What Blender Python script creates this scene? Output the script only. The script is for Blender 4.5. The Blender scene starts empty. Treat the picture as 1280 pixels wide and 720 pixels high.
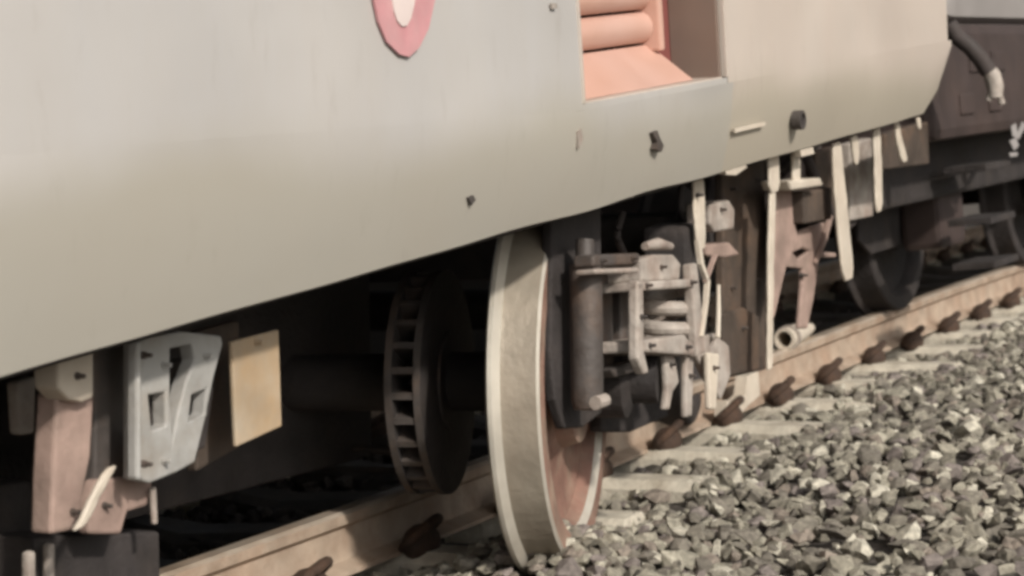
import bpy, bmesh, math, random
from mathutils import Vector, Matrix, noise
random.seed(7)
R = math.radians
scene = bpy.context.scene
C = scene.collection

# ------------------------------------------------------------------ camera, sky, sun, exposure
FPX, PITCH, ROLL, CAM_H = 2700.0, R(3.5), R(-6.0), 1.15
cr, sr = math.cos(ROLL), math.sin(ROLL)
FWD = Vector((0, math.cos(PITCH), -math.sin(PITCH)))
UP0 = Vector((0, math.sin(PITCH), math.cos(PITCH)))
RIGHT = Vector((1, 0, 0)) * cr + UP0 * sr
UP = Vector((1, 0, 0)) * -sr + UP0 * cr
CAM = Vector((0, 0, CAM_H))
cd = bpy.data.cameras.new('camera')
cam = bpy.data.objects.new('camera', cd)
C.objects.link(cam)
cd.sensor_width = 36.0
cd.lens = 36.0 * FPX / 1280.0
cd.clip_start = 0.05
cd.clip_end = 3000
cam.matrix_world = Matrix(((RIGHT.x, UP.x, -FWD.x, 0), (RIGHT.y, UP.y, -FWD.y, 0), (RIGHT.z, UP.z, -FWD.z, CAM_H), (0, 0, 0, 1)))
cd.dof.use_dof = True
cd.dof.focus_distance = 5.4
cd.dof.aperture_fstop = 5.0
scene.camera = cam

SUN_DIR = Vector((0.48, -0.72, 0.52)).normalized()      # towards the sun
world = bpy.data.worlds.new('World')
scene.world = world
world.use_nodes = True
wn = world.node_tree.nodes
wl = world.node_tree.links
bg = wn['Background']
sky = wn.new('ShaderNodeTexSky')
sky.sky_type = 'NISHITA'
sky.sun_disc = False
sky.sun_elevation = math.asin(SUN_DIR.z)
sky.sun_rotation = math.atan2(SUN_DIR.x, SUN_DIR.y)
sky.dust_density = 4.0
hs = wn.new('ShaderNodeHueSaturation')
hs.inputs['Saturation'].default_value = 0.25            # thin even cloud
wl.new(sky.outputs[0], hs.inputs['Color'])
wl.new(hs.outputs[0], bg.inputs['Color'])
bg.inputs['Strength'].default_value = 0.075
sd = bpy.data.lights.new('sun', 'SUN')
sd.energy = 2.6
sd.angle = R(3)
sd.color = (1.0, 0.92, 0.83)
sun = bpy.data.objects.new('sun', sd)
C.objects.link(sun)
sun.rotation_euler = SUN_DIR.to_track_quat('Z', 'Y').to_euler()
sun.location = (4, -6, 8)
vs = scene.view_settings
vs.view_transform = 'Standard'
vs.look = 'None'
vs.gamma = 1.0
vs.exposure = 0.30
vs.use_curve_mapping = False
scene.cycles.filter_width = 3.4

# ------------------------------------------------------------------ layout frames
def ray(px, py):
    x, y = (px - 640) / FPX, -(py - 360) / FPX
    return RIGHT * x + UP * y + FWD
def on_z(px, py, z):
    d = ray(px, py)
    return CAM + d * ((z - CAM_H) / d.z)
def at(px, py, depth):
    d = ray(px, py)
    return CAM + d * (depth / d.y)
def scale_at(depth):
    return depth / FPX
YAW = R(28.6)
T = Vector((math.sin(YAW), math.cos(YAW), 0))           # along the track, away
N = Vector((math.cos(YAW), -math.sin(YAW), 0))          # out to the near side
Z = Vector((0, 0, 1))
R0 = Vector((1.03, 8.97, 0)) - N * 0.035                # a point under the near rail's centre line
def trk(t, u, z=0.0):
    return R0 + T * t + N * u + Z * z
# carriage frame: x along the body, y inwards, z up; the skirt's lower edge is y = z = 0
PW = Vector((0.02, 5.1, 0))
def on_plane(px, py, p0, n):
    d = ray(px, py)
    return CAM + d * ((p0 - CAM).dot(n) / d.dot(n))
A0 = on_plane(0, 471, PW, N)
C0 = on_plane(1160, 141, PW, N)
EX = (C0 - A0).normalized()
ey0 = (Z.cross(EX)).normalized()
TILT = R(4.0)
ez0 = EX.cross(ey0)
EZ = (ez0 * math.cos(TILT) - ey0 * math.sin(TILT)).normalized()
EY = EZ.cross(EX).normalized()
OR = C0 - EX * 3.1
def L(x, y, z):
    return OR + EX * x + EY * y + EZ * z
def toL(p):
    d = p - OR
    return Vector((d.dot(EX), d.dot(EY), d.dot(EZ)))
def S(px, py, inset=0.0):
    return on_plane(px, py, OR + EY * inset, EY)
def SL(px, py, inset=0.0):
    return toL(S(px, py, inset))

# ------------------------------------------------------------------ materials
def mat(name, col, rough=0.7, metal=0.0, var=0.15, scale=6.0, col2=None, mix2=0.5, scale2=2.5, bump=0.0, bscale=30.0, coat=0.0, spread=0.12, streak=None):
    m = bpy.data.materials.new(name)
    m.use_nodes = True
    nt = m.node_tree
    b = nt.nodes['Principled BSDF']
    tc = nt.nodes.new('ShaderNodeTexCoord')
    n1 = nt.nodes.new('ShaderNodeTexNoise')
    n1.inputs['Scale'].default_value = scale
    n1.inputs['Detail'].default_value = 7
    geo = nt.nodes.new('ShaderNodeNewGeometry')
    src = geo.outputs['Position']
    nt.links.new(src, n1.inputs['Vector'])
    mr = nt.nodes.new('ShaderNodeMapRange')
    mr.inputs[1].default_value = 0.3
    mr.inputs[2].default_value = 0.7
    mr.inputs[3].default_value = 1 - var
    mr.inputs[4].default_value = 1 + var
    nt.links.new(n1.outputs[0], mr.inputs[0])
    mul = nt.nodes.new('ShaderNodeMix')
    mul.data_type = 'RGBA'
    mul.blend_type = 'MULTIPLY'
    mul.inputs[0].default_value = 1.0
    cc = nt.nodes.new('ShaderNodeCombineColor')
    for i in range(3):
        nt.links.new(mr.outputs[0], cc.inputs[i])
    nt.links.new(cc.outputs[0], mul.inputs[7])
    if col2:
        n2 = nt.nodes.new('ShaderNodeTexNoise')
        n2.inputs['Scale'].default_value = scale2
        n2.inputs['Detail'].default_value = 6
        n2.inputs['Roughness'].default_value = 0.65
        if streak:
            mp = nt.nodes.new('ShaderNodeMapping')
            mp.inputs['Scale'].default_value = streak
            nt.links.new(src, mp.inputs['Vector'])
            nt.links.new(mp.outputs[0], n2.inputs['Vector'])
        else:
            nt.links.new(src, n2.inputs['Vector'])
        r2 = nt.nodes.new('ShaderNodeMapRange')
        r2.inputs[1].default_value = 1 - mix2 - spread
        r2.inputs[2].default_value = 1 - mix2 + spread
        nt.links.new(n2.outputs[0], r2.inputs[0])
        mx = nt.nodes.new('ShaderNodeMix')
        mx.data_type = 'RGBA'
        mx.inputs[6].default_value = (*col, 1)
        mx.inputs[7].default_value = (*col2, 1)
        nt.links.new(r2.outputs[0], mx.inputs[0])
        nt.links.new(mx.outputs[2], mul.inputs[6])
    else:
        mul.inputs[6].default_value = (*col, 1)
    nt.links.new(mul.outputs[2], b.inputs['Base Color'])
    b.inputs['Metallic'].default_value = metal
    rr = nt.nodes.new('ShaderNodeMapRange')
    rr.inputs[1].default_value = 0.3
    rr.inputs[2].default_value = 0.7
    rr.inputs[3].default_value = max(0.05, rough - 0.1)
    rr.inputs[4].default_value = min(1, rough + 0.1)
    nt.links.new(n1.outputs[0], rr.inputs[0])
    nt.links.new(rr.outputs[0], b.inputs['Roughness'])
    if coat:
        b.inputs['Coat Weight'].default_value = coat
        b.inputs['Coat Roughness'].default_value = 0.35
    if bump:
        nb = nt.nodes.new('ShaderNodeTexNoise')
        nb.inputs['Scale'].default_value = bscale
        nb.inputs['Detail'].default_value = 5
        nt.links.new(src, nb.inputs['Vector'])
        bp = nt.nodes.new('ShaderNodeBump')
        bp.inputs['Strength'].default_value = bump
        bp.inputs['Distance'].default_value = 0.02
        nt.links.new(nb.outputs[0], bp.inputs['Height'])
        nt.links.new(bp.outputs[0], b.inputs['Normal'])
    return m
M = {}
def paint(name, up, up2, low, low2):
    # coach paint; skirt shade painted as a darker tone below the crease, uneven edge
    m = mat(name, up, 0.42, 0, 0.05, 2.2, up2, 0.42, 2.2, 0.10, 5.0, spread=0.3, streak=(1.6, 1.6, 0.35))
    ml = mat(name + '_skirt_shade', low, 0.5, 0, 0.05, 3.0, low2, 0.42, 2.4, 0.10, 6.0, spread=0.3, streak=(1.8, 1.8, 0.5))
    nt, nl = m.node_tree, ml.node_tree
    bs = nt.nodes['Principled BSDF']
    geo = nt.nodes.new('ShaderNodeNewGeometry')
    sub = nt.nodes.new('ShaderNodeVectorMath')
    sub.operation = 'SUBTRACT'
    sub.inputs[1].default_value = OR
    dot = nt.nodes.new('ShaderNodeVectorMath')
    dot.operation = 'DOT_PRODUCT'
    dot.inputs[1].default_value = EZ + EX * 0.03
    nt.links.new(geo.outputs['Position'], sub.inputs[0])
    nt.links.new(sub.outputs[0], dot.inputs[0])
    nz = nt.nodes.new('ShaderNodeTexNoise')
    nz.inputs['Scale'].default_value = 1.6
    nz.inputs['Detail'].default_value = 5
    nt.links.new(geo.outputs['Position'], nz.inputs['Vector'])
    md = nt.nodes.new('ShaderNodeMath')
    md.operation = 'MULTIPLY_ADD'
    md.inputs[1].default_value = 0.22
    nt.links.new(nz.outputs[0], md.inputs[0])
    nt.links.new(dot.outputs['Value'], md.inputs[2])
    mr = nt.nodes.new('ShaderNodeMapRange')
    mr.interpolation_type = 'SMOOTHSTEP'
    mr.inputs[1].default_value = 0.28
    mr.inputs[2].default_value = 0.46
    nt.links.new(md.outputs[0], mr.inputs[0])
    mx = nt.nodes.new('ShaderNodeMix')
    mx.data_type = 'RGBA'
    old = bs.inputs['Base Color'].links[0].from_socket
    n2 = nt.nodes.new('ShaderNodeTexNoise')
    n2.inputs['Scale'].default_value = 2.4
    nt.links.new(geo.outputs['Position'], n2.inputs['Vector'])
    lo = nt.nodes.new('ShaderNodeMix')
    lo.data_type = 'RGBA'
    lo.inputs[6].default_value = (*low, 1)
    lo.inputs[7].default_value = (*low2, 1)
    nt.links.new(n2.outputs[0], lo.inputs[0])
    nt.links.new(mr.outputs[0], mx.inputs[0])
    nt.links.new(lo.outputs[2], mx.inputs[6])
    nt.links.new(old, mx.inputs[7])
    sp = nt.nodes.new('ShaderNodeTexNoise')
    sp.inputs['Scale'].default_value = 9.0
    sp.inputs['Detail'].default_value = 9
    sp.inputs['Roughness'].default_value = 0.7
    mp = nt.nodes.new('ShaderNodeMapping')
    mp.inputs['Scale'].default_value = (2.2, 2.2, 0.55)
    nt.links.new(geo.outputs['Position'], mp.inputs['Vector'])
    nt.links.new(mp.outputs[0], sp.inputs['Vector'])
    rs = nt.nodes.new('ShaderNodeMapRange')
    rs.inputs[1].default_value = 0.57
    rs.inputs[2].default_value = 0.80
    rs.inputs[4].default_value = 0.22
    nt.links.new(sp.outputs[0], rs.inputs[0])
    dm = nt.nodes.new('ShaderNodeMix')
    dm.data_type = 'RGBA'
    dm.inputs[7].default_value = (0.20, 0.16, 0.12, 1)
    nt.links.new(rs.outputs[0], dm.inputs[0])
    nt.links.new(mx.outputs[2], dm.inputs[6])
    nt.links.new(dm.outputs[2], bs.inputs['Base Color'])
    bpy.data.materials.remove(ml)
    return m
M['body'] = paint('carriage_paint', (0.475, 0.465, 0.455), (0.465, 0.44, 0.41), (0.405, 0.39, 0.345), (0.40, 0.37, 0.315))
M['endglow'] = paint('carriage_end_glow', (0.55, 0.49, 0.435), (0.54, 0.46, 0.40), (0.43, 0.395, 0.325), (0.42, 0.375, 0.305))  # warm glow towards the far end, put into the paint colour
M['under'] = mat('grime_shade_underframe', (0.034, 0.029, 0.028), 0.8, 0, 0.35, 9, (0.045, 0.036, 0.031), 0.4, 5, 0.3, 40)  # grime colour, darkened further to stand for the shade under the carriage
M['brown'] = mat('rusty_brown_plate', (0.075, 0.056, 0.043), 0.8, 0, 0.3, 8, (0.10, 0.062, 0.04), 0.42, 4, 0.3, 30)
M['steel'] = mat('worn_wheel_steel', (0.60, 0.565, 0.49), 0.42, 0.3, 0.1, 7, (0.50, 0.45, 0.37), 0.42, 5, 0.12, 25, streak=(1, 1, 0.3))
M['tread'] = mat('dusty_wheel_tread', (0.345, 0.305, 0.245), 0.5, 0.2, 0.10, 9, (0.29, 0.24, 0.185), 0.45, 6, 0.15, 40, spread=0.2, streak=(1, 1, 0.4))
M['webrust'] = mat('wheel_web_rust', (0.26, 0.145, 0.11), 0.75, 0, 0.25, 12, (0.30, 0.22, 0.165), 0.45, 7, 0.25, 40)
M['iron'] = mat('dark_cast_iron', (0.085, 0.074, 0.068), 0.62, 0.2, 0.25, 12, (0.12, 0.085, 0.065), 0.42, 8, 0.2, 40)
M['dust'] = mat('dusty_grey_steel', (0.38, 0.34, 0.30), 0.75, 0, 0.25, 14, (0.28, 0.225, 0.19), 0.45, 9, 0.25, 45)
M['cream'] = mat('cream_painted_metal', (0.62, 0.56, 0.47), 0.6, 0, 0.10, 9, (0.50, 0.42, 0.33), 0.42, 6, 0.15, 50, spread=0.3)
M['pink'] = mat('dusty_pink_metal', (0.35, 0.25, 0.21), 0.75, 0, 0.2, 12, (0.27, 0.20, 0.165), 0.45, 8, 0.2, 45)
M['grey'] = mat('pale_grey_bracket', (0.40, 0.395, 0.375), 0.6, 0.1, 0.12, 12, (0.33, 0.30, 0.26), 0.42, 9, 0.15, 45)
M['tan'] = mat('tan_painted_plate', (0.40, 0.33, 0.245), 0.65, 0, 0.12, 9, (0.42, 0.29, 0.165), 0.45, 7, 0.12, 40, spread=0.2)
M['rail'] = mat('rail_side_rust', (0.41, 0.325, 0.25), 0.75, 0, 0.18, 11, (0.33, 0.235, 0.17), 0.45, 6, 0.22, 50)
M['railtop'] = mat('rail_head_worn', (0.62, 0.53, 0.43), 0.42, 0.45, 0.1, 9, (0.5, 0.38, 0.28), 0.42, 6, 0.1, 40)
M['clip'] = mat('rusty_clip', (0.050, 0.030, 0.020), 0.85, 0, 0.3, 25, (0.075, 0.042, 0.026), 0.45, 16, 0.3, 60)
M['sleeper'] = mat('weathered_concrete', (0.58, 0.535, 0.44), 0.85, 0, 0.15, 14, (0.36, 0.31, 0.24), 0.40, 6, 0.3, 60)
M['shadeconcrete'] = mat('shade_dark_concrete', (0.085, 0.072, 0.06), 0.8, 0, 0.3, 14, (0.05, 0.043, 0.037), 0.5, 6, 0.3, 60)  # sleeper middles coloured dark to hold the shade under the carriage
M['ballbed'] = mat('ballast_bed', (0.085, 0.074, 0.062), 0.95, 0, 0.5, 22, (0.055, 0.047, 0.042), 0.5, 16, 0.9, 26)
M['earth'] = mat('dusty_earth', (0.20, 0.17, 0.125), 0.95, 0, 0.25, 1.2, (0.12, 0.13, 0.06), 0.45, 0.25, 0.5, 10)
M['salmon'] = mat('salmon_moulding', (0.58, 0.345, 0.265), 0.45, 0, 0.06, 6, (0.56, 0.37, 0.31), 0.5, 3, 0.05, 10, coat=0.2, spread=0.2)
M['red'] = mat('red_door_edge', (0.20, 0.065, 0.058), 0.5, 0, 0.1, 8)
M['brownpanel'] = mat('brown_door_leaf', (0.20, 0.145, 0.115), 0.55, 0, 0.08, 5, (0.19, 0.145, 0.12), 0.5, 3, 0.05, 15)
M['emblemred'] = mat('emblem_rose', (0.58, 0.265, 0.285), 0.5, 0, 0.08, 20, (0.55, 0.34, 0.34), 0.45, 14, spread=0.3)
M['emblempale'] = mat('emblem_pale', (0.70, 0.60, 0.57), 0.5, 0, 0.05, 20)
M['loco'] = mat('dark_vehicle_paint', (0.052, 0.037, 0.034), 0.65, 0, 0.2, 5, (0.062, 0.042, 0.036), 0.42, 3, 0.1, 15)
M['lightgrey'] = mat('light_grey_vehicle_paint', (0.34, 0.32, 0.31), 0.5, 0, 0.08, 4)
M['rubber'] = mat('black_rubber', (0.05, 0.04, 0.037), 0.75, 0, 0.2, 12, bump=0.1)
M['concrete'] = mat('backdrop_concrete', (0.10, 0.09, 0.08), 0.9, 0, 0.25, 3, (0.06, 0.055, 0.05), 0.45, 1.5, 0.4, 20)
M['glass'] = mat('dark_window', (0.03, 0.035, 0.04), 0.12, 0, 0.05, 2)
def stone_mat(name, cols):
    m = bpy.data.materials.new(name)
    m.use_nodes = True
    nt = m.node_tree
    b = nt.nodes['Principled BSDF']
    g = nt.nodes.new('ShaderNodeNewGeometry')
    oi = nt.nodes.new('ShaderNodeObjectInfo')
    ad = nt.nodes.new('ShaderNodeMath')
    ad.operation = 'ADD'
    fr = nt.nodes.new('ShaderNodeMath')
    fr.operation = 'FRACT'
    nt.links.new(g.outputs['Random Per Island'], ad.inputs[0])
    nt.links.new(oi.outputs['Random'], ad.inputs[1])
    nt.links.new(ad.outputs[0], fr.inputs[0])
    cr_ = nt.nodes.new('ShaderNodeValToRGB')
    cr_.color_ramp.interpolation = 'CONSTANT'
    el = cr_.color_ramp.elements
    el[0].color = (*cols[0], 1)
    el[1].position = 1 / len(cols)
    el[1].color = (*cols[1], 1)
    for i in range(2, len(cols)):
        e = el.new(i / len(cols))
        e.color = (*cols[i], 1)
    nt.links.new(fr.outputs[0], cr_.inputs[0])
    nz = nt.nodes.new('ShaderNodeTexNoise')
    nz.inputs['Scale'].default_value = 60
    nz.inputs['Detail'].default_value = 6
    nt.links.new(g.outputs['Position'], nz.inputs['Vector'])
    mr = nt.nodes.new('ShaderNodeMapRange')
    mr.inputs[1].default_value = 0.3
    mr.inputs[2].default_value = 0.7
    mr.inputs[3].default_value = 0.6
    mr.inputs[4].default_value = 1.3
    nt.links.new(nz.outputs[0], mr.inputs[0])
    mx = nt.nodes.new('ShaderNodeMix')
    mx.data_type = 'RGBA'
    mx.blend_type = 'MULTIPLY'
    mx.inputs[0].default_value = 1
    nt.links.new(cr_.outputs[0], mx.inputs[6])
    cc = nt.nodes.new('ShaderNodeCombineColor')
    for i in range(3):
        nt.links.new(mr.outputs[0], cc.inputs[i])
    nt.links.new(cc.outputs[0], mx.inputs[7])
    nt.links.new(mx.outputs[2], b.inputs['Base Color'])
    b.inputs['Roughness'].default_value = 0.85
    bp = nt.nodes.new('ShaderNodeBump')
    bp.inputs['Strength'].default_value = 0.4
    bp.inputs['Distance'].default_value = 0.01
    nt.links.new(nz.outputs[0], bp.inputs['Height'])
    nt.links.new(bp.outputs[0], b.inputs['Normal'])
    return m
M['stone'] = stone_mat('ballast_stone', [(0.29, 0.268, 0.212), (0.20, 0.182, 0.146), (0.37, 0.345, 0.275), (0.23, 0.212, 0.168), (0.15, 0.135, 0.11), (0.28, 0.262, 0.208), (0.20, 0.172, 0.155), (0.50, 0.47, 0.385), (0.18, 0.162, 0.132), (0.23, 0.195, 0.16)])

M['shadestone'] = stone_mat('shade_dark_ballast', [(0.080, 0.068, 0.062), (0.06, 0.05, 0.045), (0.10, 0.085, 0.075), (0.07, 0.06, 0.052)])  # stones between the rails, carriage shade put into their colour
# ------------------------------------------------------------------ mesh helpers
def link(name, bm, m, parent=None, smooth=False, kind=None, label=None, recentre=True):
    bmesh.ops.recalc_face_normals(bm, faces=bm.faces)
    me = bpy.data.meshes.new(name)
    c = Vector((0, 0, 0))
    if recentre and bm.verts:
        lo = Vector([min(v.co[i] for v in bm.verts) for i in range(3)])
        hi = Vector([max(v.co[i] for v in bm.verts) for i in range(3)])
        c = (lo + hi) / 2
        c.z = lo.z if parent is None else c.z
        for v in bm.verts:
            v.co -= c
    bm.to_mesh(me)
    bm.free()
    if smooth:
        for p in me.polygons:
            p.use_smooth = True
        try:
            me.set_sharp_from_angle(angle=R(35))
        except Exception:
            pass
    me.materials.append(M[m])
    o = bpy.data.objects.new(name, me)
    C.objects.link(o)
    o['wpos'] = list(c)
    if parent is not None:
        o.parent = parent
        o.location = c - Vector(parent['wpos'])
    else:
        o.location = c
    if kind:
        o['kind'] = kind
    if label:
        o['label'] = label
    return o
def thing(name, label, cat, loc, group=None):
    o = bpy.data.objects.new(name, None)
    C.objects.link(o)
    o.location = loc
    o.empty_display_size = 0.2
    o['wpos'] = list(loc)
    o['label'] = label
    o['category'] = cat
    if group:
        o['group'] = group
    return o
def hexa(bm, pts, bevel=0.0, seg=2):
    """pts: 8 corners, first four one face, last four the opposite one in the same order"""
    v = [bm.verts.new(p) for p in pts]
    f = [bm.faces.new([v[i] for i in q]) for q in ((3, 2, 1, 0), (4, 5, 6, 7), (0, 1, 5, 4), (1, 2, 6, 5), (2, 3, 7, 6), (3, 0, 4, 7))]
    if bevel:
        es = list({e for q in f for e in q.edges})
        bmesh.ops.bevel(bm, geom=es, offset=bevel, segments=seg, affect='EDGES', profile=0.6)
def lbox(bm, x0, x1, y0, y1, z0, z1, bevel=0.0, F=L):
    hexa(bm, [F(x0, y0, z0), F(x1, y0, z0), F(x1, y0, z1), F(x0, y0, z1), F(x0, y1, z0), F(x1, y1, z0), F(x1, y1, z1), F(x0, y1, z1)], bevel)
def box_on(bm, c, ax, ay, az, hx, hy, hz, bevel=0.0):
    hexa(bm, [c + ax * (sx * hx) + ay * (sy * hy) + az * (sz * hz) for sy in (-1, 1) for sx, sz in ((-1, -1), (1, -1), (1, 1), (-1, 1))], bevel)
def poly(bm, pxs, inset, thick, holes=(), S_=S, dirv=None, bevel=0.004):
    """plate whose outline faces the viewer: lies at the given inset behind the skirt and has real thickness"""
    dv = (dirv or EY) * thick
    loops = [list(pxs)] + [list(h) for h in holes]
    edges = []
    for lp in loops:
        vs_ = [bm.verts.new(S_(x, y, inset)) for x, y in lp]
        edges += [bm.edges.new((vs_[i], vs_[(i + 1) % len(vs_)])) for i in range(len(vs_))]
    if not holes:
        f = [bm.faces.new([e.verts[0] for e in edges])]
    else:
        r = bmesh.ops.triangle_fill(bm, use_beauty=True, edges=edges)
        f = [g for g in r['geom'] if isinstance(g, bmesh.types.BMFace)]
    r = bmesh.ops.extrude_face_region(bm, geom=f)
    bmesh.ops.translate(bm, vec=dv, verts=[g for g in r['geom'] if isinstance(g, bmesh.types.BMVert)])
def soften(o, th):
    b = o.modifiers.new('bevel', 'BEVEL')
    b.limit_method = 'ANGLE'
    b.angle_limit = R(30)
    b.width = min(0.007, th * 0.35)
    b.segments = 2
    return o
def frame_of(d):
    d = d.normalized()
    a = Vector((0, 0, 1)) if abs(d.z) < 0.9 else Vector((1, 0, 0))
    s = d.cross(a).normalized()
    return d, s, s.cross(d)
def tube(bm, pts, rad, seg=12, cap=True):
    rings = []
    n = len(pts)
    for i, p in enumerate(pts):
        d = (pts[min(i + 1, n - 1)] - pts[max(i - 1, 0)])
        d, s, u = frame_of(d)
        r = rad[i] if isinstance(rad, (list, tuple)) else rad
        rings.append([bm.verts.new(p + s * (r * math.cos(k * 2 * math.pi / seg)) + u * (r * math.sin(k * 2 * math.pi / seg))) for k in range(seg)])
    for a, b in zip(rings, rings[1:]):
        for k in range(seg):
            bm.faces.new([a[k], a[(k + 1) % seg], b[(k + 1) % seg], b[k]])
    if cap:
        bm.faces.new(rings[0][::-1])
        bm.faces.new(rings[-1])
def lathe(bm, c, axis, prof, seg=64):
    """prof: closed list of (along the axis, radius)"""
    d, s, u = frame_of(axis)
    rings = []
    for k in range(seg):
        a = 2 * math.pi * k / seg
        dirn = s * math.cos(a) + u * math.sin(a)
        rings.append([bm.verts.new(c + d * x + dirn * r) for x, r in prof])
    m = len(prof)
    for k in range(seg):
        a, b = rings[k], rings[(k + 1) % seg]
        for i in range(m):
            j = (i + 1) % m
            bm.faces.new([a[i], a[j], b[j], b[i]])
def strap(bm, pts, w, th, across, out):
    """flat strip along pts; width along across, thickness along out; w per point or constant"""
    rows = []
    for i, p in enumerate(pts):
        ww = w[i] if isinstance(w, (list, tuple)) else w
        rows.append([bm.verts.new(p + across * (sx * ww / 2) + out * (so * th / 2)) for sx, so in ((-1, -1), (1, -1), (1, 1), (-1, 1))])
    for a, b in zip(rows, rows[1:]):
        for k in range(4):
            bm.faces.new([a[k], a[(k + 1) % 4], b[(k + 1) % 4], b[k]])
    bm.faces.new(rows[0][::-1])
    bm.faces.new(rows[-1])
def sstrap(bm, pxs, inset, wpx, th):
    """strap through picture points on a plane behind the skirt, width given at picture scale"""
    pts, ws = [], []
    wl_ = list(wpx) if isinstance(wpx, (list, tuple)) else [wpx] * len(pxs)
    n = 5
    for i in range(len(pxs) - 1):
        for q in range(n + (1 if i == len(pxs) - 2 else 0)):
            f = q / n
            x, y = pxs[i][0] + (pxs[i + 1][0] - pxs[i][0]) * f, pxs[i][1] + (pxs[i + 1][1] - pxs[i][1]) * f
            p = S(x, y, inset + 0.004 * noise.noise(Vector((x * 0.05, y * 0.06, 1.3))))
            pts.append(p + EX * 0.006 * noise.noise(Vector((x * 0.04, y * 0.09, 4.3))))
            k = wl_[i] + (wl_[i + 1] - wl_[i]) * f
            k *= 1 + 0.12 * noise.noise(Vector((x * 0.1, y * 0.07, 8.1)))
            ws.append(k * p.y / FPX / 0.46)
    ws[0] *= 0.8
    ws[-1] *= 0.6
    strap(bm, pts, ws, th, EX, EY)

# ------------------------------------------------------------------ the setting: ground, ballast, track, backing wall
bm = bmesh.new()
for a, b in ((-1, -1), (1, -1), (1, 1), (-1, 1)):
    bm.verts.new((a * 1200, b * 1200, -0.32))
bm.faces.new(bm.verts)
link('ground', bm, 'earth', kind='structure')
def bed_z(t, u):
    z = 0.0
    if u > 0.3:
        z = 0.03 * math.exp(-((u - 1.2) / 0.6) ** 2)
    if u > 2.2:
        z -= (u - 2.2) * 0.10
    if u < -0.2:
        z = -0.05
    z += 0.035 * noise.noise(Vector((t * 0.9, u * 1.1, 3.1)))
    return z
bm = bmesh.new()
nu, nt_ = 60, 190
grid = []
for i in range(nt_ + 1):
    t = -14 + 44 * i / nt_
    row = []
    for j in range(nu + 1):
        u = -5.0 + 10.5 * j / nu
        z = bed_z(t, u) - 0.045
        if u < -2.6:
            z -= min(0.2, (-2.6 - u) * 0.4)
        if u > 4.6:
            z = -0.33 if j == nu else z
        row.append(bm.verts.new(trk(t, u, z)))
    grid.append(row)
for i in range(nt_):
    for j in range(nu):
        bm.faces.new([grid[i][j], grid[i][j + 1], grid[i + 1][j + 1], grid[i + 1][j]])
ballast = link('ballast', bm, 'ballbed', kind='structure', smooth=True)

# ballast stones
def hull(n, sx, sy, sz):
    b = bmesh.new()
    for _ in range(n):
        v = Vector((random.gauss(0, 1), random.gauss(0, 1), random.gauss(0, 1))).normalized()
        v *= random.uniform(0.8, 1.1)
        b.verts.new((v.x * sx, v.y * sy, v.z * sz))
    r = bmesh.ops.convex_hull(b, input=b.verts)
    junk = [g for g in r['geom_interior'] if isinstance(g, bmesh.types.BMVert)]
    bmesh.ops.delete(b, geom=junk, context='VERTS')
    b.verts.ensure_lookup_table()
    b.verts.index_update()
    bmesh.ops.recalc_face_normals(b, faces=b.faces)
    vv = [v.co.copy() for v in b.verts]
    ff = [[q.index for q in f.verts] for f in b.faces]
    b.free()
    return vv, ff
kinds = [hull(random.randint(11, 18), random.uniform(0.9, 1.25), random.uniform(0.7, 1.0), random.uniform(0.5, 0.85)) for _ in range(14)]
stone_mesh = []
for vv, ff in kinds:
    me = bpy.data.meshes.new('stone')
    me.from_pydata([tuple(v) for v in vv], [], ff)
    me.materials.append(M['stone'])
    stone_mesh.append(me)
def project(p):
    d = p - CAM
    w = d.dot(FWD)
    if w <= 0.1:
        return None
    return 640 + FPX * d.dot(RIGHT) / w, 360 - FPX * d.dot(UP) / w, w
WHEEL_SPOT = on_z(690, 700, 0.0)
cand = []
def scatter(n, t0, t1, u0, u1, r0, r1, keep, lift=0.0):
    for _ in range(n):
        t, u = random.uniform(t0, t1), random.uniform(u0, u1)
        p = trk(t, u)
        q = project(p)
        if keep and (q is None or not (-60 < q[0] < 1340 and 150 < q[1] < 800)):
            continue
        r = random.uniform(r0, r1) * random.choice((0.6, 0.8, 1, 1, 1.25))
        z = bed_z(t, u) - 0.03 + random.uniform(0, 0.035) + lift
        p.z = z
        if 0.0 < u < 0.40 + 0.1 * noise.noise(Vector((t * 3, 0, 0))):            # sleeper ends stay bare on top
            ph = (t - SL_PH) / SL_SP
            fr = abs(ph - round(ph)) * SL_SP
            if fr < 0.085:
                continue
            p.z = z - 0.006 * max(0, 1 - u / 0.45)
        if -0.16 < u <= 0.12:
            p.z -= 0.05
        rot = Matrix.Rotation(random.uniform(0, 6.28), 3, 'Z') @ Matrix.Rotation(random.uniform(-0.7, 0.7), 3, 'X') @ Matrix.Rotation(random.uniform(-0.7, 0.7), 3, 'Y')
        cand.append((q[0] if q else -999, q[1] if q else -999, r / (q[2] if q else 99), p, r, rot, random.randrange(14)))
SL_SP = 0.585
c0 = on_z(1044, 470, 0.05)
SL_PH = (c0 - R0).dot(T)
scatter(26000, -8, 9, 0.02, 4.6, 0.022, 0.046, True)
main_n = len(cand)
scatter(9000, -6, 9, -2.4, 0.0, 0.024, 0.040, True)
shaded = set(id(c) for c in cand[main_n:])
scatter(3500, -8, 9, 0.1, 4.6, 0.024, 0.040, False)
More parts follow.
